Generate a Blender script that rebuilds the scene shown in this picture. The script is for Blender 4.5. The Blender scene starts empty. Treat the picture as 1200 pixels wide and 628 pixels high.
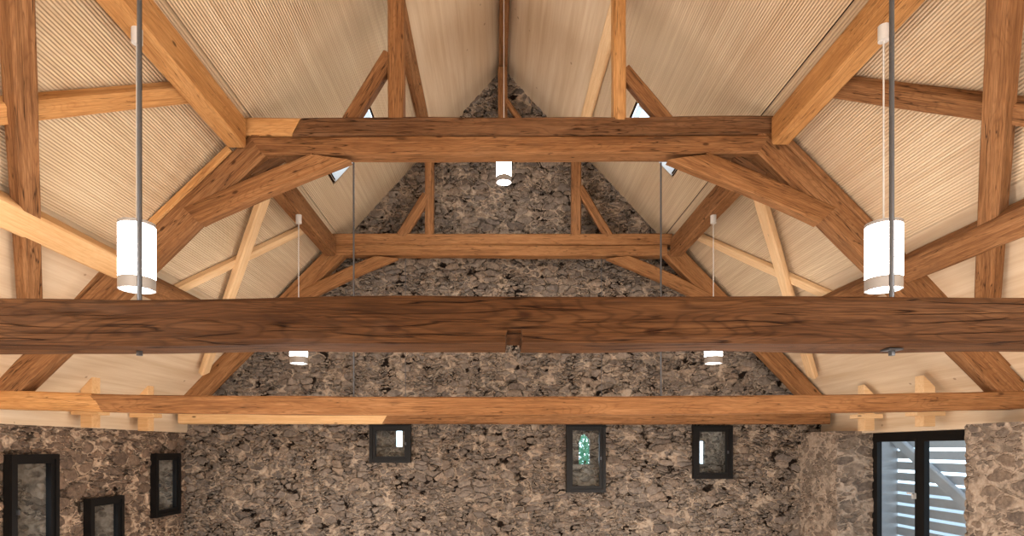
import bpy, bmesh, math, random
from mathutils import Vector, Matrix, noise

random.seed(7)
scene = bpy.context.scene
COL = scene.collection
VPX, VPY, F = 588.0, 525.0, 700.0
EYE = 3.0                      # camera height above the floor
DG = 11.8                      # depth of the gable wall
H = 7.5                        # ridge height above the eye
SL, SR = 1.088, 1.072            # roof slopes
XL, XR = -6.24, 5.87           # stone wall faces
YB = -4.0                      # wall behind the camera
FLOOR = -EYE

def P(px, py, d):
    return Vector(((px - VPX) * d / F, d, EYE + (VPY - py) * d / F))
def cx(y):
    return 0.02 + (DG - y) * 0.012
def rp(side, e, y, off=0.0):
    """point of the roof surface: side -1/+1, horizontal distance e from the ridge line"""
    s = SL if side < 0 else SR
    return Vector((cx(y) + side * e, y, EYE + H - s * e - off * math.sqrt(1 + s * s)))
def rn(side):
    s = SL if side < 0 else SR
    return Vector((side * s, 0, 1)).normalized()      # outward normal
def roofpt(px, py, off=0.0):
    a, b = (px - VPX) / F, (VPY - py) / F
    c0, c1 = 0.02 + DG * 0.012, -0.012
    if a < 0:
        hh = H - off * math.sqrt(1 + SL * SL)
        d = (hh - SL * c0) / (b - SL * a + SL * c1)
    else:
        hh = H - off * math.sqrt(1 + SR * SR)
        d = (hh + SR * c0) / (b + SR * a - SR * c1)
    return Vector((a * d, d, EYE + b * d))

# ------------------------------------------------------------------ materials
def srgb(r, g, b):
    f = lambda c: (c / 255 / 12.92) if c / 255 <= 0.04045 else ((c / 255 + 0.055) / 1.055) ** 2.4
    return (f(r), f(g), f(b), 1.0)

class NT:
    def __init__(self, name):
        self.m = bpy.data.materials.new(name); self.m.use_nodes = True
        self.t = self.m.node_tree; self.t.nodes.clear()
    def n(self, typ, **kw):
        nd = self.t.nodes.new(typ)
        for k, v in kw.items():
            if k.startswith('i_'):
                nd.inputs[k[2:].replace('_', ' ')].default_value = v
            else:
                setattr(nd, k, v)
        return nd
    def l(self, a, b):
        self.t.links.new(a, b)
    def math(self, op, a, b=None, c=None, clamp=False):
        nd = self.t.nodes.new('ShaderNodeMath'); nd.operation = op; nd.use_clamp = clamp
        for i, v in enumerate((a, b, c)):
            if v is None: continue
            if isinstance(v, (int, float)): nd.inputs[i].default_value = v
            else: self.l(v, nd.inputs[i])
        return nd.outputs[0]
    def vmath(self, op, a, b):
        nd = self.t.nodes.new('ShaderNodeVectorMath'); nd.operation = op
        for i, v in enumerate((a, b)):
            if isinstance(v, tuple): nd.inputs[i].default_value = v
            else: self.l(v, nd.inputs[i])
        return nd.outputs[0]
    def mix(self, f, a, b, blend='MIX'):
        nd = self.t.nodes.new('ShaderNodeMix'); nd.data_type = 'RGBA'; nd.blend_type = blend
        if isinstance(f, (int, float)): nd.inputs[0].default_value = f
        else: self.l(f, nd.inputs[0])
        for i, v in ((6, a), (7, b)):
            if isinstance(v, tuple): nd.inputs[i].default_value = v
            else: self.l(v, nd.inputs[i])
        return nd.outputs[2]
    def ramp(self, f, stops, interp='LINEAR'):
        nd = self.t.nodes.new('ShaderNodeValToRGB'); nd.color_ramp.interpolation = interp
        el = nd.color_ramp.elements
        while len(el) < len(stops): el.new(0.5)
        for e, (p, c) in zip(el, stops):
            e.position = p; e.color = c if isinstance(c, tuple) else (c, c, c, 1)
        self.l(f, nd.inputs[0]); return nd.outputs[0]
    def noise(self, vec, scale, detail=4, rough=0.55, dist=0.0):
        nd = self.n('ShaderNodeTexNoise')
        nd.inputs['Scale'].default_value = scale; nd.inputs['Detail'].default_value = detail
        nd.inputs['Roughness'].default_value = rough; nd.inputs['Distortion'].default_value = dist
        self.l(vec, nd.inputs['Vector']); return nd
    def mapping(self, vec, scale=(1, 1, 1), loc=(0, 0, 0)):
        nd = self.n('ShaderNodeMapping'); nd.inputs['Scale'].default_value = scale
        nd.inputs['Location'].default_value = loc
        self.l(vec, nd.inputs['Vector']); return nd.outputs[0]
    def out(self, bsdf, disp=None):
        o = self.n('ShaderNodeOutputMaterial'); self.l(bsdf, o.inputs['Surface'])
        if disp is not None: self.l(disp, o.inputs['Displacement'])
        return self.m
    def principled(self, color, rough=0.6, bump=None, metallic=0.0, spec=0.35):
        b = self.n('ShaderNodeBsdfPrincipled')
        if isinstance(color, tuple): b.inputs['Base Color'].default_value = color
        else: self.l(color, b.inputs['Base Color'])
        if isinstance(rough, (int, float)): b.inputs['Roughness'].default_value = rough
        else: self.l(rough, b.inputs['Roughness'])
        b.inputs['Metallic'].default_value = metallic
        b.inputs['Specular IOR Level'].default_value = spec
        if bump is not None: self.l(bump, b.inputs['Normal'])
        return b.outputs[0]
    def bump(self, h, strength=0.5, dist=0.01):
        b = self.n('ShaderNodeBump'); b.inputs['Strength'].default_value = strength
        b.inputs['Distance'].default_value = dist
        self.l(h, b.inputs['Height']); return b.outputs[0]

def wood(name, light, mid, dark, crack=1.0, grey=0.0, fig=1.0, bumpd=0.008):
    """wood with the grain along local X"""
    t = NT(name)
    tc = t.n('ShaderNodeTexCoord').outputs['Object']
    oi = t.n('ShaderNodeObjectInfo').outputs['Random']
    comb = t.n('ShaderNodeCombineXYZ')
    t.l(t.math('MULTIPLY', oi, 37.0), comb.inputs[0]); t.l(t.math('MULTIPLY', oi, 11.0), comb.inputs[1])
    t.l(t.math('MULTIPLY', oi, 23.0), comb.inputs[2])
    v = t.vmath('ADD', tc, comb.outputs[0])
    big = t.noise(t.mapping(v, (0.55, 3.5, 3.5)), 1.0, 3, 0.5).outputs['Fac']
    gr = t.noise(t.mapping(v, (1.1, 26, 26)), 1.0, 5, 0.6, 0.6).outputs['Fac']
    fine = t.noise(t.mapping(v, (5, 110, 110)), 1.0, 3, 0.6).outputs['Fac']
    # cathedral figure: thin rings of a stretched low noise
    ring = t.noise(t.mapping(v, (0.5, 3.0, 3.0)), 1.3, 2, 0.4, 0.3).outputs['Fac']
    rr = t.math('FRACT', t.math('MULTIPLY', ring, 26.0))
    rr = t.math('ABSOLUTE', t.math('SUBTRACT', rr, 0.5))
    c = t.ramp(t.math('ADD', t.math('MULTIPLY', gr, 0.62), t.math('MULTIPLY', big, 0.38)),
               [(0.30, dark), (0.48, mid), (0.70, light)])
    c = t.mix(t.math('MULTIPLY', t.ramp(rr, [(0.30, 0.0), (0.5, 1.0)]), 0.34 * fig), c, dark)
    c = t.mix(t.math('MULTIPLY', t.ramp(fine, [(0.40, 1.0), (0.56, 0.0)]), 0.45), c, dark)
    h = t.math('ADD', t.math('MULTIPLY', gr, 0.8), t.math('MULTIPLY', fine, 0.25))
    # drying cracks
    ck = t.noise(t.mapping(v, (0.95, 19, 19)), 1.0, 2, 0.5, 0.25).outputs['Fac']
    ck = t.math('ABSOLUTE', t.math('SUBTRACT', ck, 0.5))
    cm = t.ramp(ck, [(0.0, 1.0), (0.006 + 0.01 * crack, 0.0)])
    msk = t.ramp(t.noise(t.mapping(v, (1.2, 3, 3)), 1.5, 2).outputs['Fac'], [(0.44, 0.0), (0.54, 1.0)])
    cm = t.math('MULTIPLY', t.math('MULTIPLY', cm, msk), min(1.0, 0.85 * crack))
    c = t.mix(cm, c, srgb(30, 17, 9))
    k2 = t.noise(t.mapping(v, (1.3, 46, 46), (3, 7, 1)), 1.0, 2, 0.5, 0.2).outputs['Fac']
    k2 = t.ramp(t.math('ABSOLUTE', t.math('SUBTRACT', k2, 0.5)), [(0.0, 1.0), (0.022, 0.0)])
    m2 = t.ramp(t.noise(t.mapping(v, (2.2, 7, 7)), 1.3, 2).outputs['Fac'], [(0.48, 0.0), (0.62, 1.0)])
    k2 = t.math('MULTIPLY', t.math('MULTIPLY', k2, m2), min(0.6, 0.55 * crack))
    c = t.mix(k2, c, dark)
    h = t.math('SUBTRACT', h, t.math('MULTIPLY', k2, 0.6))
    h = t.math('SUBTRACT', h, t.math('MULTIPLY', cm, 1.2))
    # knots and holes
    vo = t.n('ShaderNodeTexVoronoi'); vo.inputs['Scale'].default_value = 1.0
    t.l(t.mapping(v, (2.0, 4.6, 4.6)), vo.inputs['Vector'])
    kn = t.ramp(vo.outputs['Distance'], [(0.05, 1.0), (0.10, 0.0)])
    c = t.mix(t.math('MULTIPLY', kn, 0.75), c, srgb(52, 30, 18))
    if grey > 0:
        gm = t.ramp(t.noise(t.mapping(v, (1.5, 5, 5)), 1.2, 5, 0.65).outputs['Fac'], [(0.55, 0.0), (0.7, 1.0)])
        c = t.mix(t.math('MULTIPLY', gm, grey), c, srgb(92, 80, 70))
    return t.out(t.principled(c, 0.62, t.bump(h, 0.7, bumpd), spec=0.06))

M = {}
M['old'] = wood('old_wood', srgb(178, 134, 94), srgb(150, 107, 71), srgb(100, 67, 42), 1.0, 0.15)
M['oldwarm'] = wood('old_wood_warm', srgb(182, 137, 95), srgb(158, 113, 74), srgb(110, 74, 46), 0.8, 0.08)
M['dark'] = wood('dark_wood', srgb(146, 110, 80), srgb(120, 86, 59), srgb(80, 54, 36), 1.2, 0.25)
M['tie'] = wood('hewn_wood', srgb(112, 78, 50), srgb(90, 60, 37), srgb(52, 33, 20), 1.6, 0.15, 1.5, 0.014)
M['honey'] = wood('honey_wood', srgb(222, 176, 122), srgb(206, 156, 100), srgb(164, 114, 70), 0.7, 0.0)
M['new'] = wood('new_wood', srgb(236, 202, 156), srgb(226, 186, 136), srgb(204, 158, 108), 0.15, 0.0, 0.5, 0.002)
M['pale'] = wood('pale_wood', srgb(238, 210, 170), srgb(230, 196, 152), srgb(212, 174, 130), 0.1, 0.0, 0.5, 0.002)

def clt():
    t = NT('pale_board')
    tc = t.n('ShaderNodeTexCoord').outputs['Object']
    g = t.noise(t.mapping(tc, (9, 0.35, 9)), 1.0, 4, 0.55, 0.3).outputs['Fac']
    f = t.noise(t.mapping(tc, (60, 2.0, 60)), 1.0, 3).outputs['Fac']
    c = t.ramp(g, [(0.3, srgb(208, 184, 152)), (0.55, srgb(222, 202, 174)), (0.75, srgb(230, 213, 188))])
    c = t.mix(t.math('MULTIPLY', t.ramp(f, [(0.4, 1.0), (0.6, 0.0)]), 0.12), c, srgb(186, 142, 96))
    vo = t.n('ShaderNodeTexVoronoi'); vo.inputs['Scale'].default_value = 1.0
    t.l(t.mapping(tc, (2.6, 2.0, 2.6)), vo.inputs['Vector'])
    kn = t.ramp(vo.outputs['Distance'], [(0.035, 1.0), (0.06, 0.0)])
    c = t.mix(t.math('MULTIPLY', kn, 0.55), c, srgb(120, 78, 48))
    return t.out(t.principled(c, 0.6, spec=0.25))
M['clt'] = clt()

def slatwood():
    t = NT('slat_wood')
    tc = t.n('ShaderNodeTexCoord').outputs['Object']
    g = t.noise(t.mapping(tc, (30, 0.6, 30)), 1.0, 3).outputs['Fac']
    b = t.noise(t.mapping(tc, (2.2, 0.25, 2.2)), 1.0, 3).outputs['Fac']
    c = t.ramp(g, [(0.3, srgb(214, 190, 158)), (0.7, srgb(236, 217, 188))])
    c = t.mix(t.math('MULTIPLY', t.ramp(b, [(0.4, 0.0), (0.7, 1.0)]), 0.3), c, srgb(196, 162, 124))
    return t.out(t.principled(c, 0.6, spec=0.25))
M['slat'] = slatwood()
def flat(name, col, rough=0.6, metallic=0.0, spec=0.35):
    t = NT(name)
    tc = t.n('ShaderNodeTexCoord').outputs['Object']
    nz = t.noise(tc, 9.0, 3).outputs['Fac']
    d = tuple(x * 0.82 for x in col[:3]) + (1,)
    return t.out(t.principled(t.mix(nz, d, col), rough, metallic=metallic, spec=spec))
M['back'] = flat('slat_backing', srgb(50, 33, 20), 0.9, spec=0.05)
M['black'] = flat('anthracite_metal', srgb(19, 18, 18), 0.45, spec=0.25)
M['steel'] = flat('grey_steel', srgb(98, 100, 104), 0.42, 0.6)
M['white'] = flat('white_paint', srgb(228, 228, 226), 0.5)
M['ring'] = flat('silver_ring', srgb(176, 172, 168), 0.45, 0.1)
M['floor'] = flat('floor_board', srgb(176, 142, 104), 0.5)
M['screen'] = flat('grey_board', srgb(206, 206, 208), 0.8)
M['grass'] = flat('grass', srgb(196, 202, 204), 0.9)
M['leaf'] = flat('leaf', srgb(105, 180, 140), 0.6)
M['bark'] = flat('bark', srgb(90, 70, 52), 0.9)
M['plaster'] = flat('lime_plaster', srgb(206, 186, 164), 0.9, spec=0.1)

def emis(name, col, s):
    t = NT(name); e = t.n('ShaderNodeEmission'); e.inputs[0].default_value = col; e.inputs[1].default_value = s
    return t.out(e.outputs[0])
M['glow'] = emis('lamp_glow', (1.0, 0.95, 0.89, 1), 19.0)

M['glow2'] = emis('ridge_lamp_glow', (1.0, 0.96, 0.91, 1), 55.0)
def glass():
    t = NT('window_glass')
    tr = t.n('ShaderNodeBsdfTransparent'); tr.inputs[0].default_value = (0.86, 0.90, 0.92, 1)
    gl = t.n('ShaderNodeBsdfGlossy'); gl.inputs['Roughness'].default_value = 0.02
    fr = t.n('ShaderNodeLayerWeight'); fr.inputs[0].default_value = 0.5
    mx = t.n('ShaderNodeMixShader')
    t.l(t.math('MULTIPLY_ADD', t.math('POWER', fr.outputs['Facing'], 4.0), 0.6, 0.04), mx.inputs[0])
    t.l(tr.outputs[0], mx.inputs[1]); t.l(gl.outputs[0], mx.inputs[2])
    return t.out(mx.outputs[0])
M['glass'] = glass()

def stone(name, s1, s2, mort, tones, dispd=0.035, edge=0.14, gap=0.4):
    t = NT(name)
    tc = t.n('ShaderNodeTexCoord').outputs['Object']
    w1 = t.vmath('SUBTRACT', t.noise(tc, 1.3, 2).outputs['Color'], (0.5, 0.5, 0.5))
    w2 = t.vmath('SUBTRACT', t.noise(tc, 7.0, 3, 0.6).outputs['Color'], (0.5, 0.5, 0.5))
    sc1 = t.n('ShaderNodeVectorMath', operation='SCALE'); sc1.inputs['Scale'].default_value = 0.30; t.l(w1, sc1.inputs[0])
    sc2 = t.n('ShaderNodeVectorMath', operation='SCALE'); sc2.inputs['Scale'].default_value = 0.11; t.l(w2, sc2.inputs[0])
    v = t.vmath('ADD', t.vmath('ADD', tc, sc1.outputs[0]), sc2.outputs[0])
    v = t.mapping(v, (1.0, 1.0, 2.15))
    def vor(s):
        a = t.n('ShaderNodeTexVoronoi', feature='DISTANCE_TO_EDGE'); a.inputs['Scale'].default_value = s
        a.inputs['Randomness'].default_value = 0.92; t.l(v, a.inputs['Vector'])
        b = t.n('ShaderNodeTexVoronoi', feature='F1'); b.inputs['Scale'].default_value = s
        b.inputs['Randomness'].default_value = 0.92; t.l(v, b.inputs['Vector'])
        rd = t.math('MULTIPLY', t.math('SUBTRACT', 0.66, b.outputs['Distance']), 0.8)
        return t.math('SMOOTH_MIN', a.outputs['Distance'], rd, 0.06), b.outputs['Color']
    d1, c1 = vor(s1); d2, c2 = vor(s2)
    msk = t.ramp(t.noise(tc, 1.7, 3, 0.6).outputs['Fac'], [(0.49, 0.0), (0.51, 1.0)])
    mx = t.n('ShaderNodeMix'); mx.data_type = 'FLOAT'
    t.l(msk, mx.inputs[0]); t.l(d1, mx.inputs[2]); t.l(d2, mx.inputs[3]); dist = mx.outputs[0]
    cell = t.mix(msk, c1, c2)
    sep = t.n('ShaderNodeSeparateColor'); t.l(cell, sep.inputs[0])
    rough = t.noise(tc, 26.0, 5, 0.65).outputs['Fac']
    dj = t.math('ADD', dist, t.math('MULTIPLY', t.math('SUBTRACT', rough, 0.5), 0.10))
    # mortar spread differs from stone to stone
    spread = t.ramp(t.noise(tc, 2.4, 3, 0.6).outputs['Fac'], [(0.36, 0.15), (0.66, 1.15)])
    th = t.math('MULTIPLY', t.math('MULTIPLY_ADD', sep.outputs[1], edge * 0.9, edge * 0.35), spread)
    st = t.n('ShaderNodeMapRange', interpolation_type='SMOOTHSTEP')
    t.l(dj, st.inputs[0]); t.l(t.math('MULTIPLY', th, 0.55), st.inputs[1]); t.l(t.math('MULTIPLY', th, 1.15), st.inputs[2])
    sm = st.outputs[0]
    stonec = t.ramp(sep.outputs[0], tones)
    blot = t.noise(tc, 11.0, 5, 0.7).outputs['Fac']
    stonec = t.mix(t.ramp(blot, [(0.38, 0.55), (0.62, 0.0)]), stonec, srgb(66, 56, 50))
    stonec = t.mix(t.math('MULTIPLY', t.ramp(rough, [(0.54, 0.0), (0.74, 1.0)]), 0.35), stonec, mort)
    mortc = t.mix(t.ramp(t.noise(tc, 17.0, 4, 0.6).outputs['Fac'], [(0.35, 0.6), (0.6, 0.0)]), mort, srgb(146, 126, 108))
    c = t.mix(sm, mortc, stonec)
    # open joints, the shade inside them painted as dark colour
    gm = t.ramp(t.noise(tc, 3.3, 3, 0.6).outputs['Fac'], [(0.42, 0.0), (0.56, 1.0)])
    gp = t.math('MULTIPLY', t.math('MULTIPLY', t.ramp(dj, [(0.0, 1.0), (0.05, 0.0)]), gm), gap * 2.0, clamp=True)
    c = t.mix(gp, c, srgb(38, 30, 25))
    h = t.math('ADD', t.math('MULTIPLY', sm, t.math('MULTIPLY_ADD', sep.outputs[2], 0.7, 0.3)), t.math('MULTIPLY', rough, 0.22))
    dome = t.math('MULTIPLY', t.math('MINIMUM', dist, 0.35), 1.2)
    h = t.math('ADD', h, dome)
    h = t.math('SUBTRACT', h, t.math('MULTIPLY', gp, 0.9))
    dn = t.n('ShaderNodeDisplacement'); dn.inputs['Scale'].default_value = dispd; dn.inputs['Midlevel'].default_value = 0.85
    t.l(h, dn.inputs['Height'])
    m = t.out(t.principled(c, 0.92, spec=0.12), dn.outputs[0])
    m.displacement_method = 'BOTH'
    return m
T1 = [(0.0, srgb(112, 103, 96)), (0.35, srgb(160, 147, 134)), (0.6, srgb(132, 123, 116)), (0.8, srgb(170, 152, 134)), (1.0, srgb(120, 108, 98))]
M['stone'] = stone('rubble_stone', 3.5, 6.6, srgb(186, 170, 152), T1, 0.05, 0.17, 0.5)
T2 = [(0.0, srgb(92, 78, 68)), (0.35, srgb(140, 118, 100)), (0.65, srgb(112, 96, 84)), (1.0, srgb(156, 128, 106))]
M['stonew'] = stone('rubble_stone_warm', 2.5, 5.4, srgb(198, 174, 150), T2, 0.05, 0.19, 0.45)
T3 = [(0.0, srgb(118, 107, 98)), (0.5, srgb(156, 141, 126)), (1.0, srgb(138, 121, 106))]
M['stonep'] = stone('rubble_stone_pale', 2.7, 5.2, srgb(184, 168, 151), T3, 0.032, 0.27, 0.25)

T4 = [(0.0, srgb(150, 146, 140)), (0.5, srgb(190, 184, 174)), (1.0, srgb(168, 160, 150))]
M['recess'] = stone('recess_stone_lit', 3.6, 5.6, srgb(214, 206, 194), T4, 0.02, 0.2, 0.4)  # lighter than the wall stone: daylight in the recesses put into the colour
# ------------------------------------------------------------------ object helpers
def link(name, me, mat, parent=None, matrix=None):
    o = bpy.data.objects.new(name, me); COL.objects.link(o)
    if mat is not None:
        for m in (mat if isinstance(mat, (list, tuple)) else [mat]): me.materials.append(m)
    if matrix is not None: o.matrix_world = matrix
    if parent is not None:
        o.parent = parent; o.matrix_parent_inverse = Matrix.Identity(4)
    return o
def obj(name, bm, mat, parent=None, matrix=None, smooth=None):
    bmesh.ops.recalc_face_normals(bm, faces=bm.faces)
    me = bpy.data.meshes.new(name); bm.to_mesh(me); bm.free()
    if smooth is not None:
        for p in me.polygons: p.use_smooth = True
        me.set_sharp_from_angle(angle=math.radians(smooth))
    return link(name, me, mat, parent, matrix)
def tag(o, label, cat, group=None):
    o['label'] = label; o['category'] = cat
    if group: o['group'] = group
    return o
def struct(o, label, cat):
    o['kind'] = 'structure'; return tag(o, label, cat)
def empty(name, loc=(0, 0, 0)):
    o = bpy.data.objects.new(name, None); COL.objects.link(o); o.location = loc; o.empty_display_size = 0.2
    return o
def box(bm, x0, x1, y0, y1, z0, z1, mi=0):
    vs = [bm.verts.new(c) for c in ((x0, y0, z0), (x1, y0, z0), (x1, y1, z0), (x0, y1, z0), (x0, y0, z1), (x1, y0, z1), (x1, y1, z1), (x0, y1, z1))]
    for f in ((0, 3, 2, 1), (4, 5, 6, 7), (0, 1, 5, 4), (1, 2, 6, 5), (2, 3, 7, 6), (3, 0, 4, 7)):
        bm.faces.new([vs[i] for i in f]).material_index = mi
def cyl(bm, c, r, z0, z1, n=32, cap0=True, cap1=True, r1=None):
    r1 = r if r1 is None else r1
    a = [bm.verts.new((c[0] + r * math.cos(2 * math.pi * i / n), c[1] + r * math.sin(2 * math.pi * i / n), z0)) for i in range(n)]
    b = [bm.verts.new((c[0] + r1 * math.cos(2 * math.pi * i / n), c[1] + r1 * math.sin(2 * math.pi * i / n), z1)) for i in range(n)]
    for i in range(n): bm.faces.new((a[i], a[(i + 1) % n], b[(i + 1) % n], b[i]))
    if cap0: bm.faces.new(a[::-1])
    if cap1: bm.faces.new(b)

def beam_mesh(L, w, h, seed, wob=0.006, ch=0.02, sag=0.0, cut0=0.0, cut1=0.0, taper=1.0, notch=None, curve=0.0, step=0.16, x0=0.0, curve0=0):
    """hewn timber along +X, width w along Y, height h along Z; cut0/cut1 slant the ends, curve bends it"""
    bm = bmesh.new()
    n = max(2, int(L / step)); xs = [L * i / n for i in range(n + 1)]
    if notch:
        xs = sorted(set(xs + [notch[0] - .004, notch[0] + .004, notch[1] - .004, notch[1] + .004]))
    a, b = w / 2, h / 2
    base = [(-a + ch, -b), (0, -b), (a - ch, -b), (a, -b + ch), (a, 0), (a, b - ch), (a - ch, b), (0, b), (-a + ch, b), (-a, b - ch), (-a, 0), (-a, -b + ch)]
    rings = []
    for x in xs:
        r = []
        for k, (y, z) in enumerate(base):
            s = 1 + (taper - 1) * x / L
            q = Vector((x * 1.3 + seed * 7.1, k * 0.9 + seed, seed * 3.3))
            dy = noise.noise(q) * wob; dz = noise.noise(q + Vector((50, 9, 3))) * wob
            q2 = Vector((x * 0.35, seed * 2.7, 5))
            dz += noise.noise(q2) * wob * 1.5
            u = x / L
            z2 = z * s + dz - sag * 4 * u * (1 - u) + curve * 4 * u * (1 - u)
            if notch and notch[0] <= x <= notch[1] and z < 0: z2 = z2 + notch[2]
            xx = x + (cut0 * z if x == xs[0] else 0) + (cut1 * z if x == xs[-1] else 0)
            r.append(bm.verts.new((xx + x0, y + dy, z2)))
        rings.append(r)
    m = len(base)
    for i in range(len(rings) - 1):
        for k in range(m):
            bm.faces.new((rings[i][k], rings[i][(k + 1) % m], rings[i + 1][(k + 1) % m], rings[i + 1][k]))
    bm.faces.new(rings[0][::-1]); bm.faces.new(rings[-1])
    return bm
def frame(p0, p1, up):
    x = (p1 - p0).normalized(); z = (up - x * up.dot(x)).normalized(); y = z.cross(x)
    m = Matrix((x, y, z)).transposed().to_4x4(); m.translation = p0
    return m
SEED = [0]
def timber(name, label, p0, p1, w, h, mat, up=Vector((0, 0, 1)), cat='beam', group=None, parent=None, **kw):
    SEED[0] += 1
    bm = beam_mesh((p1 - p0).length, w, h, SEED[0] * 1.37, **kw)
    o = obj(name, bm, M[mat] if isinstance(mat, str) else mat, parent, frame(p0, p1, up), smooth=38)
    if label: tag(o, label, cat, group)
    return o
def front(name, label, d, a, b, tpx, w, mat, **kw):
    """timber in the plane of a truss: a, b are the ends of its centre line seen on the front face at depth d"""
    p0, p1 = P(a[0], a[1], d), P(b[0], b[1], d)
    o = Vector((0, w / 2, 0))
    x = (p1 - p0).normalized(); up = x.cross(Vector((0, 1, 0)))
    if up.z < 0 or (abs(up.z) < 1e-4 and up.x < 0): up = -up
    return timber(name, label, p0 + o, p1 + o, w, tpx * d / F, mat, up=up, **kw)

# ------------------------------------------------------------------ walls
def grid_wall(name, mapf, u0, u1, v0, v1, holes, mat, step=0.03, top=None, coarse_below=None):
    """wall mesh in (u, v) with rectangular holes; top(u) clips the upper edge"""
    def lines(a, b, extra):
        pts = sorted(set([a, b] + [e for e in extra if a < e < b])); out = []
        for p, q in zip(pts, pts[1:]):
            n = max(1, int(round((q - p) / step))); out += [p + (q - p) * i / n for i in range(n)]
        return out + [pts[-1]]
    us = lines(u0, u1, [h[0] for h in holes] + [h[1] for h in holes])
    vs = lines(v0, v1, [h[2] for h in holes] + [h[3] for h in holes])
    if coarse_below is not None:
        vs = [v0] + [v for v in vs if v >= coarse_below]
    verts, faces, idx = [], [], {}
    def vid(i, j):
        k = (i, j)
        if k not in idx:
            idx[k] = len(verts); v = vs[j]
            verts.append(mapf(us[i], v))
        return idx[k]
    for i in range(len(us) - 1):
        um = (us[i] + us[i + 1]) / 2
        for j in range(len(vs) - 1):
            vm = (vs[j] + vs[j + 1]) / 2
            if any(h[0] < um < h[1] and h[2] < vm < h[3] for h in holes): continue
            if top is not None and vs[j] > top(um) : continue
            faces.append((vid(i, j), vid(i + 1, j), vid(i + 1, j + 1), vid(i, j + 1)))
    return verts, faces
def sheet(verts, faces, fl, O, U, V, step):
    """subdivided rectangle O + s U + t V"""
    nu = max(1, int(U.length / step)); nv = max(1, int(V.length / step)); b = len(verts)
    for i in range(nu + 1):
        for j in range(nv + 1):
            verts.append(O + U * (i / nu) + V * (j / nv))
    for i in range(nu):
        for j in range(nv):
            a = b + i * (nv + 1) + j
            q = (a, a + nv + 1, a + nv + 2, a + 1)
            faces.append(q[::-1] if fl else q)
def mesh_from(name, verts, faces, mat, parent=None, smooth=True):
    me = bpy.data.meshes.new(name); me.from_pydata([tuple(v) for v in verts], [], faces); me.update()
    if smooth:
        for p in me.polygons: p.use_smooth = True
    return link(name, me, mat, parent)

E = EYE
# gable window openings (front of the frames stand 0.11 m proud of the wall)
GW = []
for x0, x1, y0, y1 in ((432.5, 481, 497.5, 542), (664, 710, 497, 577), (813, 859, 498.5, 561)):
    a, b = P(x0, y1, DG - 0.11), P(x1, y0, DG - 0.11)
    GW.append((a.x, b.x, a.z, b.z))
holes = [(a + .04, b - .04, c + .04, d - .04) for a, b, c, d in GW]
rooft = lambda u: (rp(-1, cx(DG) - u, DG).z if u < cx(DG) else rp(1, u - cx(DG), DG).z) + 0.05
v_, f_ = grid_wall('wall_back', lambda u, v: (u, DG, v), XL - .05, 6.5, 0, EYE + H, holes, None, 0.028, top=rooft, coarse_below=EYE - 1.85)
wall_back = mesh_from('wall_back', v_, f_, M['stone'])
v_, f_ = [], []
for k, (a, b, c, d) in enumerate(holes):        # deep recesses behind the windows
    D = 0.55; s = 0.05
    n0 = Vector((a, DG, c)); 
    sheet(v_, f_, False, Vector((a, DG, c)), Vector((0, D, 0)), Vector((0, 0, d - c)), s)
    sheet(v_, f_, True, Vector((b, DG, c)), Vector((0, D, 0)), Vector((0, 0, d - c)), s)
    sheet(v_, f_, True, Vector((a, DG, c)), Vector((b - a, 0, 0)), Vector((0, D, 0)), s)
    sheet(v_, f_, False, Vector((a, DG, d)), Vector((b - a, 0, 0)), Vector((0, D, 0)), s)
mesh_from('window_recess', v_, f_, M['recess'], wall_back)
struct(wall_back, 'tall rubble stone gable wall closing the far end', 'wall')

def core(parent, mp, u0, u1, v0, v1, holes, depth):
    """plain backing added behind the uneven face to stop light leaks, with a lined tunnel round each opening"""
    bm = bmesh.new(); g = 0.10
    hs = [(a - g, b + g, c - g, d + g) for a, b, c, d in holes]
    us = sorted({u0, u1, *[x for h in hs for x in h[:2]]}); vs = sorted({v0, v1, *[x for h in hs for x in h[2:]]})
    def q(*p): bm.faces.new([bm.verts.new(mp(*x)) for x in p])
    for a, b in zip(us, us[1:]):
        for c, d in zip(vs, vs[1:]):
            if any(h[0] < (a + b) / 2 < h[1] and h[2] < (c + d) / 2 < h[3] for h in hs): continue
            q((a, c, .12), (b, c, .12), (b, d, .12), (a, d, .12))
    for a, b, c, d in hs:
        for p0, p1 in (((a, c), (b, c)), ((b, c), (b, d)), ((b, d), (a, d)), ((a, d), (a, c))):
            q((*p0, .12), (*p1, .12), (*p1, depth), (*p0, depth))
    return obj('leak_backing', bm, M['plaster'], parent)  # added to keep daylight from leaking past the displaced edges
core(wall_back, lambda u, v, t: (u, DG + t, v), XL - .4, 6.6, 0, EYE + .8, holes, 0.95)
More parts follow.
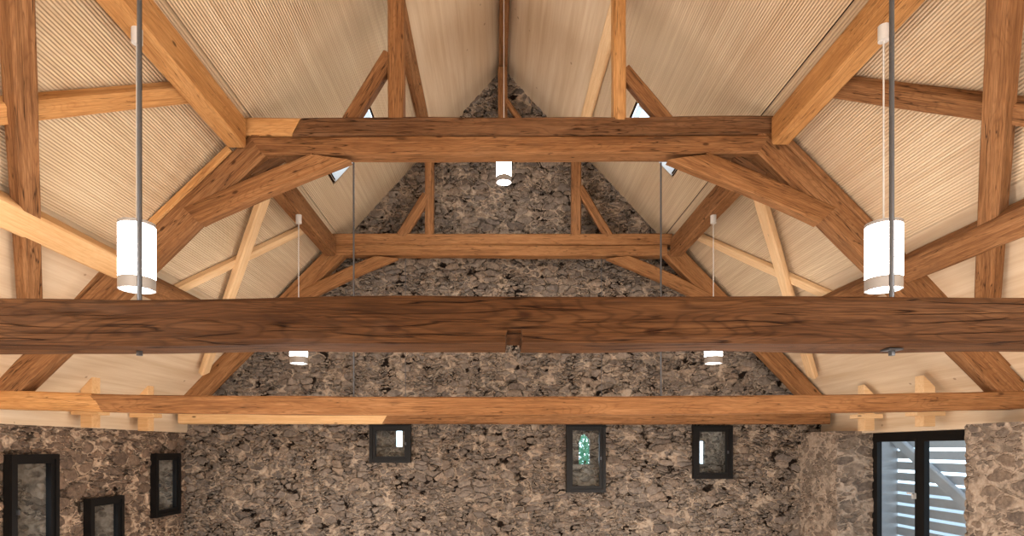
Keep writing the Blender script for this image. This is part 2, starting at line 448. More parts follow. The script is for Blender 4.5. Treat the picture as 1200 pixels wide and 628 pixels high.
# outer skin of the recesses with slit openings (parts of the gable wall)
def slit_panel(x0, x1, z0, z1, y, sx0, sx1, sz0, sz1, pointed):
    bm = bmesh.new(); T = 0.12
    xm = (sx0 + sx1) / 2; spring = sz1 - (sx1 - sx0) * (0.75 if pointed else 0.0)
    N = 10
    def topz(x):
        if not pointed: return sz1
        u = abs(x - xm) / ((sx1 - sx0) / 2)
        return spring + (sz1 - spring) * (1 - u ** 1.6)
    def quad(pts):
        bm.faces.new([bm.verts.new(p) for p in pts])
    for yy in (y, y + T):
        quad([(x0, yy, z0), (sx0, yy, z0), (sx0, yy, z1), (x0, yy, z1)])
        quad([(sx1, yy, z0), (x1, yy, z0), (x1, yy, z1), (sx1, yy, z1)])
        quad([(sx0, yy, z0), (sx1, yy, z0), (sx1, yy, sz0), (sx0, yy, sz0)])
        for i in range(N):
            a = sx0 + (sx1 - sx0) * i / N; b = sx0 + (sx1 - sx0) * (i + 1) / N
            quad([(a, yy, topz(a)), (b, yy, topz(b)), (b, yy, z1), (a, yy, z1)])
    quad([(sx0, y, sz0), (sx1, y, sz0), (sx1, y + T, sz0), (sx0, y + T, sz0)])
    quad([(sx0, y, sz0), (sx0, y + T, sz0), (sx0, y + T, topz(sx0)), (sx0, y, topz(sx0))])
    quad([(sx1, y, sz0), (sx1, y + T, sz0), (sx1, y + T, topz(sx1)), (sx1, y, topz(sx1))])
    for i in range(N):
        a = sx0 + (sx1 - sx0) * i / N; b = sx0 + (sx1 - sx0) * (i + 1) / N
        quad([(a, y, topz(a)), (b, y, topz(b)), (b, y + T, topz(b)), (a, y + T, topz(a))])
    bmesh.ops.remove_doubles(bm, verts=bm.verts, dist=1e-4)
    return bm
yb = DG + 0.55
slits = ((463.5, 471.5, 504, 523.5, False), (678.5, 691.5, 508, 543.5, True), (820, 826, 517, 543, False))
for (a, b, c, d), (sx0, sx1, sy0, sy1, pt) in zip(holes, slits):
    p, q = P(sx0, sy1, yb), P(sx1, sy0, yb)
    obj('recess_panel', slit_panel(a - .2, b + .2, c - .2, d + .2, yb, p.x, q.x, p.z, q.z, pt), M['recess'], wall_back)
    # raised masonry sill in front of the slit
    bm = bmesh.new(); box(bm, a, b, yb - 0.22, yb, c, p.z - 0.01); bmesh.ops.subdivide_edges(bm, edges=bm.edges, cuts=10, use_grid_fill=True)
    obj('sill_block', bm, M['recess'], wall_back)

# left wall
TOPL = EYE + 0.303
LW = []
XF = XL + 0.11
for x0, x1, z1, z0 in ((14, 70, EYE - 0.085, EYE - 1.55), (106.5, 146, EYE - 0.763, EYE - 1.95), (183.5, 212.5, EYE - 0.10, EYE - 1.245)):
    LW.append((XF * F / (x0 - VPX), XF * F / (x1 - VPX), z0, z1))
lholes = [(a + .05, b - .05, c + .05, d - .05) for a, b, c, d in LW]
v_, f_ = grid_wall('wall_left', lambda u, v: (XL, u, v), 6.2, DG, 0, TOPL + .06, lholes, None, 0.03, coarse_below=EYE - 1.5)
sheet(v_, f_, True, Vector((XL, YB, 0)), Vector((0, 6.2 - YB, 0)), Vector((0, 0, TOPL)), 1.0)
wall_left = mesh_from('wall_left', v_, f_, M['stonew'])
v_, f_ = [], []
for a, b, c, d in lholes:
    D = 0.5
    for fl, O, U, V in ((True, Vector((XL, a, c)), Vector((-D, 0, 0)), Vector((0, 0, d - c))), (False, Vector((XL, b, c)), Vector((-D, 0, 0)), Vector((0, 0, d - c))),
                        (True, Vector((XL, a, c)), Vector((0, b - a, 0)), Vector((-D, 0, 0))), (False, Vector((XL, a, d)), Vector((0, b - a, 0)), Vector((-D, 0, 0)))):
        sheet(v_, f_, fl, O, U, V, 0.05)
    # outer skin with an opening on its near side
    h = d - c; w = b - a; X = XL - D
    m_ = .15
    sheet(v_, f_, False, Vector((X, a + w * .45, c - m_)), Vector((0, w * .55 + m_, 0)), Vector((0, 0, h + 2 * m_)), 0.05)
    sheet(v_, f_, False, Vector((X, a - m_, c - m_)), Vector((0, w * .45 + m_, 0)), Vector((0, 0, h * .2 + m_)), 0.05)
    sheet(v_, f_, False, Vector((X, a - m_, c + h * .8)), Vector((0, w * .45 + m_, 0)), Vector((0, 0, h * .2 + m_)), 0.05)
mesh_from('window_recess', v_, f_, M['stonep'], wall_left)
struct(wall_left, 'rubble stone side wall at left with three small windows', 'wall')

core(wall_left, lambda u, v, t: (XL - t, u, v), YB, DG + .15, 0, TOPL - .03, lholes, 0.75)
# right wall: thick, with one wide opening
XO = 6.50
OY0, OY1 = 7.55, 10.48
TOPR = EYE + 0.30
v_, f_ = grid_wall('wall_right', lambda u, v: (XR, u, v), 6.2, DG, 0, TOPR, [(OY0, OY1, 0, TOPR)], None, 0.03, coarse_below=None)
f_ = [q[::-1] for q in f_]
sheet(v_, f_, False, Vector((XR, YB, 0)), Vector((0, 6.2 - YB, 0)), Vector((0, 0, TOPR)), 1.0)
sheet(v_, f_, False, Vector((XR, OY0, 1.0)), Vector((XO - XR + .2, 0, 0)), Vector((0, 0, TOPR - 1.0)), 0.03)
sheet(v_, f_, True, Vector((XR, OY1, 0)), Vector((XO - XR + .1, 0, 0)), Vector((0, 0, TOPR)), 0.03)
wall_right = mesh_from('wall_right', v_, f_, M['stonep'])
struct(wall_right, 'thick pale rubble stone side wall at right around the wide window', 'wall')
bm = bmesh.new()
box(bm, XR + .1, XO, YB, OY0 - .1, 0, TOPR - .01); box(bm, XR + .1, XO + .02, OY1 + .1, DG + .2, 0, TOPR - .01)
obj('leak_backing', bm, M['plaster'], wall_right)  # solid backing added against light leaks at the reveal corners
bm = bmesh.new(); box(bm, XL - 1.0, 7.2, YB - .2, YB, 0, EYE + H + .2)
struct(obj('wall_front', bm, M['plaster']), 'plain plastered wall closing the near end', 'wall')
bm = bmesh.new(); box(bm, XL - .7, XO + .15, YB, DG + .1, -0.2, 0)
struct(obj('floor', bm, M['floor']), 'wide pale floor below the frame', 'floor')

# eaves boards between stone wall and roof
for nm, side, X, lab in (('trim_1', -1, XL + 0.03, 'pale vertical eaves board above the left stone wall'), ('trim_2', 1, 6.30, 'pale vertical eaves board above the wide window')):
    bm = bmesh.new()
    y0 = YB
    e0 = X - cx(y0) if side > 0 else cx(y0) - X
    zt = max(rp(side, abs(X - cx(y0)), y0).z, rp(side, abs(X - cx(DG)), DG).z) + .1
    zb = TOPL if side < 0 else EYE + 0.262
    if side < 0: box(bm, X - .06, X, y0, DG, zb, zt)
    else: box(bm, X, X + .25, y0, DG, zb, zt)
    struct(obj(nm, bm, M['clt']), lab, 'board')

# ------------------------------------------------------------------ roof
E_UP = 1.47      # upper purlin
E_LOW = 4.70     # lower purlin
E_EAVE = 6.75
def sky_rect(side):
    pts = [roofpt(*p) for p in (((748, 123), (787, 206)) if side > 0 else ((431, 127), (393, 213)))]
    es = sorted(abs(p.x - cx(p.y)) for p in pts); ys = sorted(p.y for p in pts)
    return es[0], es[1], ys[0], ys[1]
SKY = {s: sky_rect(s) for s in (-1, 1)}
bm = bmesh.new()
def rquad(side, e0, e1, y0, y1, off, mi):
    vs = [bm.verts.new(rp(side, e, y, off)) for e, y in ((e0, y0), (e1, y0), (e1, y1), (e0, y1))]
    bm.faces.new(vs).material_index = mi
for s in (-1, 1):
    rquad(s, 0, E_UP, YB, DG + .25, 0, 0)
    rquad(s, E_LOW, E_EAVE, YB, DG + .25, 0, 0)
    ea, eb, ya, yb_ = SKY[s]
    for e0, e1, y0, y1 in ((E_UP, ea, YB, DG + .25), (eb, E_LOW, YB, DG + .25), (ea, eb, YB, ya), (ea, eb, yb_, DG + .25)):
        rquad(s, e0, e1, y0, y1, -0.03, 1)
    for e in (E_UP, E_LOW):
        vs = [bm.verts.new(rp(s, e, y, o)) for y, o in ((YB, 0), (DG, 0), (DG, -.03), (YB, -.03))]; bm.faces.new(vs)
ceiling = obj('ceiling', bm, [M['clt'], M['back']])
struct(ceiling, 'steep pale timber roof lining with fine slats and smooth boards', 'ceiling')
PITCH = 0.029
def slat_panel(side, e0, e1, y0, y1):
    bm = bmesh.new(); s = SL if side < 0 else SR
    de = PITCH / math.sqrt(1 + s * s); n = int((e1 - e0) / de)
    ea, eb, ya, yb_ = SKY[side]
    for i in range(n):
        a = e0 + i * de; b = a + de * 0.55
        spans = [(y0, y1)]
        if b > ea - .03 and a < eb + .03: spans = [(y0, ya - .02), (yb_ + .02, y1)]
        for p, q in spans:
            A = [bm.verts.new(rp(side, e, y, o)) for y in (p, q) for e, o in ((a, -.03), (a, 0), (b, 0), (b, -.03))]
            for k in range(3): bm.faces.new((A[k], A[k + 1], A[k + 5], A[k + 4]))
    return obj('slat_panel', bm, M['slat'], ceiling)
for s in (-1, 1):
    slat_panel(s, E_UP, 3.17, YB, DG); slat_panel(s, 3.17, E_LOW, YB, DG)
for i, s in enumerate((-1, 1)):
    ea, eb, ya, yb_ = SKY[s]; n = rn(s)
    bm = bmesh.new()
    c = [rp(s, e, y, 0) for e, y in ((ea, ya), (eb, ya), (eb, yb_), (ea, yb_))]
    lo = [bm.verts.new(p) for p in c]; hi = [bm.verts.new(p + n * 0.22) for p in c]
    for k in range(4): bm.faces.new((lo[k], lo[(k + 1) % 4], hi[(k + 1) % 4], hi[k]))
    w = obj('window_%d' % (8 + i), bm, M['white'])
    struct(w, ('small rooflight in the left roof slope behind the collar' if s < 0 else 'small rooflight in the right roof slope behind the collar'), 'rooflight')
    bm = bmesh.new(); bm.faces.new([bm.verts.new(p + n * 0.20) for p in c])
    obj('pane', bm, M['glass'], w)

# ------------------------------------------------------------------ windows
def ring(bm, mp, u0, u1, v0, v1, b, t0, t1):
    """rectangular frame ring of border b between depths t0, t1 ; mp(u, v, t)"""
    o = [(u0, v0), (u1, v0), (u1, v1), (u0, v1)]; i = [(u0 + b, v0 + b), (u1 - b, v0 + b), (u1 - b, v1 - b), (u0 + b, v1 - b)]
    V = {}
    for nm, L in (('o', o), ('i', i)):
        for k, (u, v) in enumerate(L):
            for t in (0, 1): V[nm, k, t] = bm.verts.new(mp(u, v, (t0, t1)[t]))
    for k in range(4):
        j = (k + 1) % 4
        for q in (((('o', k, 0)), ('o', j, 0), ('i', j, 0), ('i', k, 0)), (('o', k, 1), ('o', j, 1), ('i', j, 1), ('i', k, 1)),
                  (('o', k, 0), ('o', j, 0), ('o', j, 1), ('o', k, 1)), (('i', k, 0), ('i', j, 0), ('i', j, 1), ('i', k, 1))):
            bm.faces.new([V[x] for x in q])
def cas_window(num, mp, u0, u1, v0, v1, label, hside):
    bm = bmesh.new(); ring(bm, mp, u0, u1, v0, v1, 0.062, 0.0, -0.11)
    ring(bm, mp, u0 - .004, u1 + .004, v0 - .004, v1 + .004, 0.03, -0.085, -0.0)
    w = obj('window_%d' % num, bm, M['black']); struct(w, label, 'window')
    bm = bmesh.new(); ring(bm, mp, u0 + .06, u1 - .06, v0 + .06, v1 - .06, 0.062, -0.01, -0.085)
    s = obj('sash', bm, M['black'], w)
    bm = bmesh.new(); g = 0.12
    bm.faces.new([bm.verts.new(mp(u, v, -0.045)) for u, v in ((u0 + g, v0 + g), (u1 - g, v0 + g), (u1 - g, v1 - g), (u0 + g, v1 - g))])
    obj('pane', bm, M['glass'], s)
    uu = u0 + .095 if hside < 0 else u1 - .095; vm = v0 + (v1 - v0) * 0.5
    bm = bmesh.new()
    a = [mp(uu - .012, vm - .03, -.09), mp(uu + .012, vm + .03, -.125)]
    box(bm, min(a[0][0], a[1][0]), max(a[0][0], a[1][0]), min(a[0][1], a[1][1]), max(a[0][1], a[1][1]), a[0][2], a[1][2])
    obj('catch', bm, M['steel'], s)
    return w
gl = ('square anthracite window under the low beam on the gable wall', 'tall anthracite window on the gable wall showing a pointed slit', 'upright anthracite window at the right of the gable wall')
for k, (a, b, c, d) in enumerate(GW):
    cas_window(1 + k, lambda u, v, t: (u, DG + t, v), a, b, c, d, gl[k], 1)
ll = ('large dark window on the left wall nearest the viewer', 'low dark window on the left wall between the other two', 'narrow looking dark window on the left wall beside the gable corner')
for k, (a, b, c, d) in enumerate(LW):
    cas_window(4 + k, lambda u, v, t: (XL - t, u, v), a, b, c, d, ll[k], -1)
# wide two-pane window in the right wall
wz1 = EYE + 0.262; wz0 = 0.05; wy0, wy1 = 8.02 - .2, OY1
bm = bmesh.new()
mp = lambda u, v, t: (XO + t, u, v)
ring(bm, mp, OY0 - .1, wy1, wz0, wz1, 0.10, 0.0, 0.09)
ym = 9.28
box(bm, XO - .01, XO + .09, ym - .05, ym + .05, wz0 + .1, wz1 - .1)
w7 = obj('window_7', bm, M['black']); struct(w7, 'wide black two-pane window in the right stone wall', 'window')
for y0, y1 in ((OY0, ym - .05), (ym + .05, wy1 - .1)):
    bm = bmesh.new(); ring(bm, mp, y0 , y1, wz0 + .1, wz1 - .1, 0.055, -.012, 0.07)
    s = obj('sash', bm, M['black'], w7)
    bm = bmesh.new(); bm.faces.new([bm.verts.new((XO + .03, u, v)) for u, v in ((y0 + .05, wz0 + .15), (y1 - .05, wz0 + .15), (y1 - .05, wz1 - .15), (y0 + .05, wz1 - .15))])
    obj('pane', bm, M['glass'], s)
hp = P(1083, 580, 9.25)
bm = bmesh.new(); box(bm, XO - .07, XO - .012, ym + .07, ym + .10, hp.z - .07, hp.z + .02); box(bm, XO - .075, XO - .05, ym + .07, ym + .2, hp.z - .0, hp.z + .025)
obj('handle', bm, M['white'], w7)

# outside the wide window: slatted screen
scr = empty('slat_screen', (8.0, 9.0, 0)); tag(scr, 'grey board screen with bright gaps standing outside the wide window', 'screen')
def child_box(nm, par, b, mat):
    bm = bmesh.new(); l = par.location
    box(bm, b[0] - l.x, b[1] - l.x, b[2] - l.y, b[3] - l.y, b[4] - l.z, b[5] - l.z); return obj(nm, bm, mat, par)
XS = 7.75
bm = bmesh.new()
z = 0.25
while z < EYE + 1.0:
    box(bm, XS - 8.0, XS + .03 - 8.0, 5.5 - 9, 11.75 - 9, z, z + .155); z += .212
obj('slat_board', bm, M['screen'], scr)
child_box('corner_post', scr, (XO + .2, XS + .02, 11.72, 11.86, 0, EYE + 1.0), M['screen'])
a, b = Vector((XS - .09, 11.9, EYE + .35)), Vector((XS - .09, 8.5, EYE - 1.75))
a -= scr.location; b -= scr.location
bm = beam_mesh((b - a).length, .10, .2, 3.0, wob=.003)
o = obj('diagonal_brace', bm, M['screen'], scr, None, 38); o.matrix_local = frame(a, b, Vector((0, 0, 1)))
bm = bmesh.new(); box(bm, -40, 40, -10, 60, -0.6, -0.45)
struct(obj('ground', bm, M['grass']), 'pale ground outside the building', 'ground')
# tree seen through the pointed slit
tr = empty('leafy_tree', (2.3, 16.5, -.45)); tag(tr, 'green leafy tree outside the pointed slit of the tall gable window', 'tree')
bm = bmesh.new()
for i in range(2500):
    p = Vector((random.gauss(0, .6), random.gauss(0, .6), 3.45 + random.gauss(0, .7)))
    q = Vector((random.uniform(-1, 1), random.uniform(-1, 1), random.uniform(-1, 1))).normalized(); r = q.orthogonal().normalized()
    s = random.uniform(.05, .1)
    bm.faces.new([bm.verts.new(p + q * s), bm.verts.new(p + r * s * .5), bm.verts.new(p - q * s), bm.verts.new(p - r * s * .5)])
obj('crown', bm, M['leaf'], tr)
bm = bmesh.new(); cyl(bm, (0, 0), .12, 0, 3.2, 12, r1=.05); obj('trunk', bm, M['bark'], tr)

# ------------------------------------------------------------------ timber frame
UP = Vector((0, 0, 1))
# truss nearest to the viewer: only its tie beam is in view
d0 = 2.80
zt0, zb0 = P(0, 347.5, d0).z, P(0, 402, d0).z
x0 = XL + .02; x1 = XR - .02
nx = P(602.5, 400, d0).x - x0
timber('tie_beam', 'massive rough tie beam crossing the whole view nearest the viewer', Vector((x0, d0 + .16, (zt0 + zb0) / 2)), Vector((x1, d0 + .16, (zt0 + zb0) / 2)),
       .32, zt0 - zb0, 'tie', wob=.012, ch=.022, notch=(nx - .036, nx + .036, .038), step=.09)
# truss in the middle of the view
d1 = 7.18
pl, pr = P(-12, 470, d1), P(1200, 470, d1)
tie1 = empty('tie_beam', (pl.x, d1 + .13, 0)); tag(tie1, 'long sagging tie beam with a pale spliced left end, behind the nearest one', 'beam')
def tie_part(nm, xa, xb, ya, yb2, hpx, mat, label, par, d, w, cut0=0, cut1=0, sag=0, **kw):
    p0, p1 = P(xa, ya, d) + Vector((0, w / 2, 0)), P(xb, yb2, d) + Vector((0, w / 2, 0))
    SEED[0] += 1
    bm = beam_mesh((p1 - p0).length, w, hpx * d / F, SEED[0] * 1.7, cut0=cut0, cut1=cut1, sag=sag, **kw)
    o = obj(nm, bm, M[mat], par, None, 38)
    o.matrix_local = Matrix.Translation(-par.location) @ frame(p0, p1, UP)
    if label: o['label'] = label
    return o
tie_part('beam_body', 112, 1212, 471.5, 468, 21, 'oldwarm', None, tie1, d1, .26, cut0=-.75, sag=.055, wob=.009)
tie_part('splice', -16, 113, 467.5, 471, 21.5, 'honey', 'pale new-wood end spliced to the old beam', tie1, d1, .262, cut1=-.75, wob=.003)
# truss next to the gable
d2 = 11.18
tie2 = empty('tie_beam', (-6.0, d2 + .12, 0)); tag(tie2, 'lowest tie beam along the gable wall, pale at its left end', 'beam')
tie_part('beam_body', 452, 973, 489, 489, 15, 'old', None, tie2, d2, .25, cut0=.6, wob=.006)
tie_part('splice', 208.5, 452, 489, 489, 15, 'new', 'pale new-wood left end with a slanted splice', tie2, d2, .25, cut1=.6, wob=.002)

# collars
c1 = empty('collar_beam', P(285, 149, d1)); tag(c1, 'upper timber of the wide double collar, pale spliced left end', 'beam')
def part_front(nm, par, d, a, b, tpx, w, mat, label=None, **kw):
    p0, p1 = P(a[0], a[1], d) + Vector((0, w / 2, 0)), P(b[0], b[1], d) + Vector((0, w / 2, 0))
    SEED[0] += 1
    o = obj(nm, beam_mesh((p1 - p0).length, w, tpx * d / F, SEED[0] * 1.9, **kw), M[mat], par, None, 38)
    o.matrix_local = Matrix.Translation(-par.location) @ frame(p0, p1, UP)
    if label: o['label'] = label
part_front('beam_body', c1, d1, (348, 148.3), (907, 145.5), 22, .24, 'dark', cut0=.5, wob=.012)
part_front('splice', c1, d1, (286, 147.3), (347, 148), 21, .242, 'honey', 'pale new-wood end with slanted splice', cut1=.5, wob=.003)
front('collar_beam', 'lower timber of the wide double collar under the spliced one', d1, (300, 170.0), (896, 168.5), 21, .24, 'old', cut0=-.7, cut1=.7, wob=.008)
front('collar_beam', 'upper timber of the small double collar before the gable', d2, (389, 280), (788, 279.5), 13, .22, 'oldwarm', wob=.006)
front('collar_beam', 'lower timber of the small double collar before the gable', d2, (392, 292.5), (782, 293), 12.5, .22, 'oldwarm', wob=.008)
front('collar_beam', 'short top collar between the small posts, hidden behind the wide collar', d2, (494, 165), (686, 165), 14, .18, 'old')

# leaning struts of the middle truss and the rafters above them
front('strut', 'broad leaning strut of the middle truss at left', d1 + .015, (307.5, 163), (-3, 461), 30, .24, 'old', wob=.01)
front('strut', 'broad leaning strut of the middle truss at right', d1 + .015, (889, 157), (1195, 461), 30, .24, 'old', wob=.01)
front('rafter', 'honey coloured upper rafter piece lying on the left strut of the middle truss', d1 + .02, (268, 173), (152, 284), 10, .18, 'honey', cat='rafter', wob=.005)
front('rafter', 'brown lower rafter piece lying on the left strut below the purlin', d1 + .03, (150, 286), (8, 422), 10, .18, 'old', cat='rafter', wob=.005)
front('rafter', 'brown rafter lying on the right strut of the middle truss', d1 + .02, (921, 161), (1186, 427), 10, .18, 'old', cat='rafter', wob=.006)
front('brace', 'slanting brace under the left end of the wide collar', d1 - .015, (224, 252), (386, 184), 25, .16, 'oldwarm', cat='brace', cut1=-1.7, cut0=-.45, wob=.008, curve=.02)
front('brace', 'slanting brace under the right end of the wide collar', d1 - .015, (971, 251), (808, 183), 25, .16, 'oldwarm', cat='brace', cut1=-1.7, cut0=-.45, wob=.008, curve=.02)
front('spacer_block', 'small grey block behind the left end of the wide collar', d1 + .1, (293, 203), (330, 182), 9, .1, 'dark', cat='block')
front('spacer_block', 'small brown block behind the right end of the wide collar', d1 + .1, (862, 182), (897, 205), 9, .1, 'dark', cat='block')
# queen posts of the middle truss
front('queen_post', 'left upright post rising from the wide collar', d1, (463, 140), (463.5, -62), 18.5, .2, 'oldwarm', cat='post', wob=.007)
front('queen_post', 'right upright post rising from the wide collar', d1, (727, 140), (727, -62), 14.5, .2, 'honey', cat='post', wob=.005)
front('brace', 'slanting brace from the wide collar up to the left upright post', d1 + .03, (407, 142), (456, 62), 17, .14, 'old', cat='brace')
front('brace', 'slanting brace from the wide collar up to the right upright post', d1 + .03, (784, 142), (732, 80), 16, .14, 'old', cat='brace')
# truss before the gable
front('strut', 'leaning strut of the gable truss at left', d2 + .015, (396, 291), (214, 477), 20, .22, 'oldwarm', wob=.008)
front('strut', 'leaning strut of the gable truss at right', d2 + .015, (786, 291), (965, 477), 20, .22, 'oldwarm', wob=.008)
front('brace', 'slanting brace under the left end of the small collar', d2, (345, 352), (453, 301), 14, .14, 'oldwarm', cat='brace', cut1=-1.6, curve=.04)
front('brace', 'slanting brace under the right end of the small collar', d2, (834, 352), (724, 301), 14, .14, 'oldwarm', cat='brace', cut1=-1.6, curve=.04)
front('queen_post', 'small left post standing on the small collar', d2, (503, 275), (503, 140), 10.5, .17, 'old', cat='post')
front('queen_post', 'small right post standing on the small collar', d2, (675.5, 275), (675.5, 140), 11.5, .17, 'old', cat='post')
front('brace', 'thin brace leaning on the small left post', d2, (470, 276), (500, 228), 12, .12, 'old', cat='brace')
front('brace', 'thin brace leaning on the small right post', d2, (714, 276), (679, 219), 10, .12, 'old', cat='brace')
front('king_post', 'king post under the ridge in front of the gable peak', d2, (589, 172), (589, 78), 11, .17, 'old', cat='post')
front('brace', 'short brace at the foot of the king post', d2, (622, 158), (593, 116), 6, .1, 'old', cat='brace')

# purlins running along the building
def along(name, label, xz0, xz1, y0, y1, w, h, mat, up=UP, **kw):
    return timber(name, label, Vector((xz0[0], y0, EYE + xz0[1])), Vector((xz1[0], y1, EYE + xz1[1])), w, h, mat, up=up, cat='purlin', **kw)
zc = 3.755
along('purlin', 'thick honey coloured middle purlin at upper left', (-3.12, zc), (-3.165, zc), YB + .05, 7.12, .225, .35, 'honey', wob=.005)
along('purlin', 'thick honey coloured middle purlin at upper right', (3.37, zc + .03), (3.325, zc + .03), YB + .05, 7.12, .21, .34, 'honey', wob=.005)
along('purlin', 'brown middle purlin above the left strut between the two collars', (-3.17, zc), (-3.21, zc), 7.44, 11.15, .22, .34, 'old')
along('purlin', 'brown middle purlin above the right strut between the two collars', (3.30, zc), (3.26, zc), 7.44, 11.15, .22, .34, 'old')
ul = rp(-1, 1.44, 7.0, .09); ul2 = rp(-1, 1.44, DG, .09)
timber('purlin', 'brown upper purlin at the edge of the smooth left roof panel', rp(-1, 1.43, YB + .05, .09), rp(-1, 1.43, DG - .02, .09), .17, .17, 'old', up=rn(-1), cat='purlin')
timber('purlin', 'pale flat upper purlin at the edge of the smooth right roof panel', rp(1, 1.46, YB + .05, .05), rp(1, 1.46, DG - .02, .05), .20, .09, 'pale', up=rn(1), cat='purlin')
timber('ridge_beam', 'slim ridge beam along the top of the roof', Vector((cx(YB), YB + .05, EYE + H - .2)), Vector((cx(DG), DG - .03, EYE + H - .2)), .165, .2, 'old', cat='beam')
along('purlin', 'pale lower purlin at far left running to the middle truss', (-4.55, 2.19), (-4.605, 2.19), YB + .05, 7.14, .27, .22, 'new', up=rn(-1), wob=.004)
along('purlin', 'brown lower purlin at far right running to the middle truss', (4.92, 2.12), (4.84, 2.14), YB + .05, 7.14, .28, .22, 'old', up=rn(1), wob=.008)
along('purlin', 'brown lower purlin end showing right of the left lamp', (-4.61, 2.12), (-4.66, 2.12), 7.46, 11.15, .26, .22, 'old', up=rn(-1))
along('purlin', 'brown lower purlin end showing left of the right lamp', (4.80, 2.10), (4.75, 2.10), 7.46, 11.15, .26, .22, 'old', up=rn(1))

# wind braces flat under the roof
def roofbrace(label, a, b, w, t, mat, ext=0.0, off=None, **kw):
    off = t / 2 + .005 if off is None else off
    p0, p1 = roofpt(a[0], a[1], off), roofpt(b[0], b[1], off)
    p1 = p1 + (p1 - p0).normalized() * ext
    side = -1 if a[0] < VPX else 1
    return timber('wind_brace', label, p0, p1, w, t, mat, up=rn(side), cat='brace', **kw)
roofbrace('upright brown wind brace at far left crossing the flatter one', (36, 372), (19, 0), .185, .17, 'old', ext=.6, off=.16)
roofbrace('flatter honey wind brace at far left ending at the middle purlin', (226, 107), (0, 130), .19, .13, 'honey', ext=1.1)
roofbrace('upright brown wind brace at far right crossing the flatter one', (1156, 372), (1178, 0), .19, .17, 'old', ext=.6, off=.16)
roofbrace('flatter brown wind brace at far right ending at the middle purlin', (968, 100), (1200, 131), .2, .13, 'old', ext=1.3)
roofbrace('pale steep wind brace left of the gable', (239, 436), (312, 222), .19, .11, 'pale', off=.13)
roofbrace('pale flatter wind brace left of the gable, under the steep one', (364, 264), (206, 340), .16, .10, 'pale')
roofbrace('pale steep wind brace right of the gable', (952, 440), (888, 222), .19, .11, 'pale', off=.13)
roofbrace('pale flatter wind brace right of the gable, under the steep one', (808, 272), (974, 347), .16, .10, 'pale')

# eaves posts with cap plates
def eaves_post(label, px, ptop, pbot, ppl, X, mat):
    d = X * F / (px - VPX)
    zt, zb, zp = P(0, ptop, d).z, P(0, pbot, d).z, P(0, ppl, d).z
    side = -1 if X < 0 else 1
    r = empty('eaves_post', (X, d, zb)); tag(r, label, 'post', 'short posts under the eaves')
    bm = bmesh.new(); w = .085
    box(bm, -w, w, -.09, .09, 0, zt - zb)
    for v in bm.verts:
        if v.co.z > .1: v.co.z -= (0.17 if v.co.x * side > 0 else 0.0)
    bmesh.ops.bevel(bm, geom=bm.edges[:], offset=.006, segments=1, affect='EDGES')
    obj('post', bm, M[mat], r)
    bm = bmesh.new(); box(bm, -.20, .20, -.13, .13, zp - zb - .035, zp - zb + .035)
    bmesh.ops.bevel(bm, geom=bm.edges[:], offset=.006, segments=1, affect='EDGES')
    obj('cap_plate', bm, M[mat], r)
eaves_post('short pale post with a cap plate at the left eaves, nearer one', 106, 440, 501, 483.5, -5.98, 'new')
eaves_post('short pale post with a cap plate at the left eaves, farther one', 171, 449, 505, 487, -5.98, 'new')
eaves_post('short pale post with a cap plate at the right eaves, nearer one', 1084, 440, 500, 484.5, 6.02, 'pale')
eaves_post('short pale post with a cap plate at the right eaves, farther one', 1015, 451, 505, 488, 6.02, 'pale')

# ------------------------------------------------------------------ hanger rods
def rod(label, x, y, z0, z1, r, clamp):
    e = empty('hanger_rod', (x, y, z0)); tag(e, label, 'rod', 'steel hanger rods')
    bm = bmesh.new(); cyl(bm, (0, 0), r, 0, z1 - z0, 12); obj('rod', bm, M['steel'], e, smooth=40)
    if clamp:
        bm = bmesh.new(); box(bm, -.035, .035, -.035, .035, 0.012, 0.02); cyl(bm, (0, 0), .016, -.012, .012, 6)
        obj('nut_plate', bm, M['steel'], e)
for px, lab in ((163.5, 'grey steel hanger rod passing before the left lamp'), (1045, 'grey steel hanger rod passing before the right lamp')):
    p = P(px, 0, 2.94); rod(lab, p.x, 2.94, zb0 - .025, EYE + 3.6, .0115, True)
for px, lab in ((414, 'thin steel rod hanging from the wide collar at left'), (775, 'thin steel rod hanging from the wide collar at right')):
    p = P(px, 0, d1 + .1); rod(lab, p.x, d1 + .12, P(0, 484, d1).z, P(0, 185, d1).z, .011, False)
for px, lab in ((475, 'very thin rod hanging from the small collar at left'), (705, 'very thin rod hanging from the small collar at right')):
    p = P(px, 0, d2 + .1); rod(lab, p.x, d2 + .11, P(0, 494, d2).z, P(0, 300, d2).z, .006, False)

# ------------------------------------------------------------------ pendant lamps
def lamp(label, x, y, z0, z1, r, ztop, glow='glow'):
    e = empty('pendant_lamp', (x, y, z0)); tag(e, label, 'lamp', 'cylindrical pendant lamps')
    h = z1 - z0; k = h / .62
    bm = bmesh.new(); cyl(bm, (0, 0), r, .105 * k, h - .03 * k, 48, False, False); obj('shade', bm, M[glow], e, smooth=40)
    bm = bmesh.new(); cyl(bm, (0, 0), r * 1.01, 0, .105 * k, 48, False, False)
    cyl(bm, (0, 0), r * .9, 0, .105 * k, 48, False, False)
    n = 48
    obj('bottom_ring', bm, M['ring'], e, smooth=40)
    bm = bmesh.new(); cyl(bm, (0, 0), r * .9, .02 * k, .03 * k, 48); obj('diffuser', bm, M[glow], e, smooth=40)
    bm = bmesh.new(); cyl(bm, (0, 0), r * 1.01, h - .03 * k, h, 48); obj('top_ring', bm, M['ring'], e, smooth=40)
    bm = bmesh.new(); cyl(bm, (0, 0), .007, h, ztop - z0, 10); obj('cord', bm, M['white'], e, smooth=40)
    bm = bmesh.new(); cyl(bm, (0, 0), .044, ztop - z0 - .13, ztop - z0, 24); obj('canopy', bm, M['white'], e, smooth=40)
zp = EYE + zc - .175
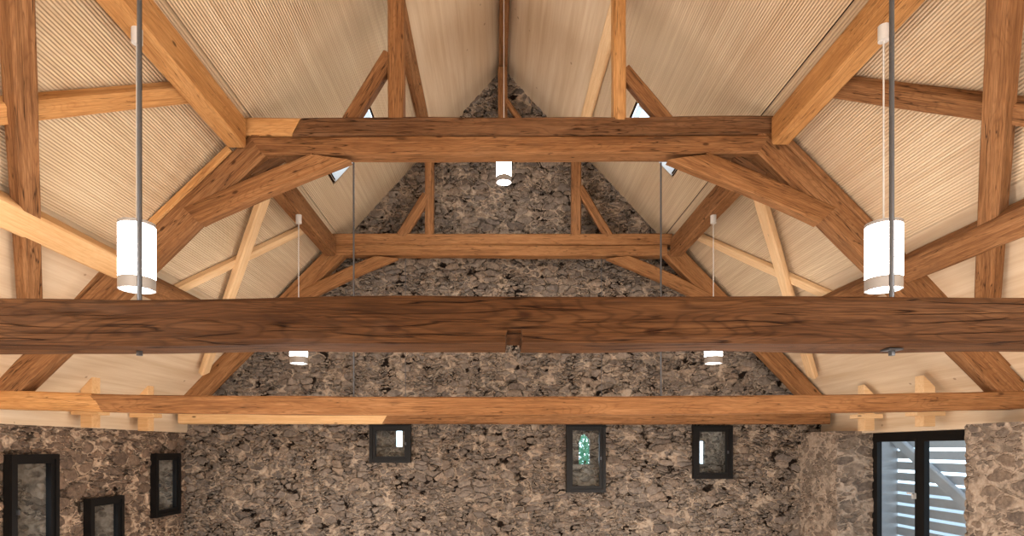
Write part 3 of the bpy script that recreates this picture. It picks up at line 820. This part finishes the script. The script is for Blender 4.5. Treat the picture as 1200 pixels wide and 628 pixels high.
lamp('glowing white cylinder lamp behind the left hanger rod', P(160.5, 0, 5.11).x, 5.11, P(0, 340, 5.11).z, P(0, 262, 5.11).z, .142, zp + .01)
lamp('glowing white cylinder lamp behind the right hanger rod', P(1035.5, 0, 5.11).x, 5.11, P(0, 340, 5.11).z, P(0, 262, 5.11).z, .142, zp + .03)
lamp('white lamp mostly hidden by the nearest beam, at left before the gable', P(350, 0, 9.2).x, 9.2, P(0, 426, 9.2).z, P(0, 380, 9.2).z, .132, zp + .01)
lamp('white lamp mostly hidden by the nearest beam, at right before the gable', P(836, 0, 9.2).x, 9.2, P(0, 426, 9.2).z, P(0, 380, 9.2).z, .132, zp + .01)
lamp('white lamp hanging from the ridge below the wide collar', P(590.5, 0, 9.4).x, 9.4, P(0, 214, 9.4).z, P(0, 175, 9.4).z, .115, EYE + H - .28, 'glow2')

# ------------------------------------------------------------------ light
def plight(x, y, z, w, col=(1, .97, .93), r=.3):
    l = bpy.data.lights.new('fill_light', 'POINT'); l.energy = w; l.color = col; l.shadow_soft_size = r
    o = bpy.data.objects.new('fill_light', l); COL.objects.link(o); o.location = (x, y, z)
for x in (-3.17, 3.3):
    plight(x, .9, EYE + 1.2, 210); plight(x, -2.6, EYE + 1.2, 280)  # unseen fill standing in for lamps of the nearer bays
for x in (-2.8, 2.8):
    for y, e in ((2.4, 200), (6.0, 140), (9.5, 105)):
        plight(x, y, EYE - 2.2, e, (1, .96, .92), .5)  # added uplights below the view, with no lamp there
for x in (-4.2, -1.4, 1.4, 4.2):
    plight(x, 2.95, EYE - 1.3, 55, (1, .95, .88), .35)  # added fill to brighten the underside of the nearest beam
w = bpy.data.worlds.new('sky'); scene.world = w; w.use_nodes = True
t = w.node_tree; t.nodes.clear()
bg = t.nodes.new('ShaderNodeBackground'); o = t.nodes.new('ShaderNodeOutputWorld')
tc = t.nodes.new('ShaderNodeTexCoord'); sp = t.nodes.new('ShaderNodeSeparateXYZ'); rm = t.nodes.new('ShaderNodeValToRGB')
t.links.new(tc.outputs['Generated'], sp.inputs[0]); t.links.new(sp.outputs['Z'], rm.inputs[0])
rm.color_ramp.elements[0].color = (.70, .87, 1, 1); rm.color_ramp.elements[1].color = (.13, .175, .235, 1)
t.links.new(rm.outputs[0], bg.inputs[0]); bg.inputs[1].default_value = 4.5
t.links.new(bg.outputs[0], o.inputs[0])

# ------------------------------------------------------------------ camera
cd = bpy.data.cameras.new('camera'); cam = bpy.data.objects.new('camera', cd); COL.objects.link(cam)
cam.location = (0, 0, EYE); cam.rotation_euler = (math.pi / 2, 0, 0)
cd.sensor_width = 36; cd.lens = F / 1200 * 36
cd.shift_x = (600 - VPX) / 1200; cd.shift_y = (VPY - 314) / 1200
cd.clip_start = .05; cd.clip_end = 200
scene.camera = cam
scene.view_settings.view_transform = 'Standard'
scene.view_settings.exposure = 0.0
scene.cycles.max_bounces = 8
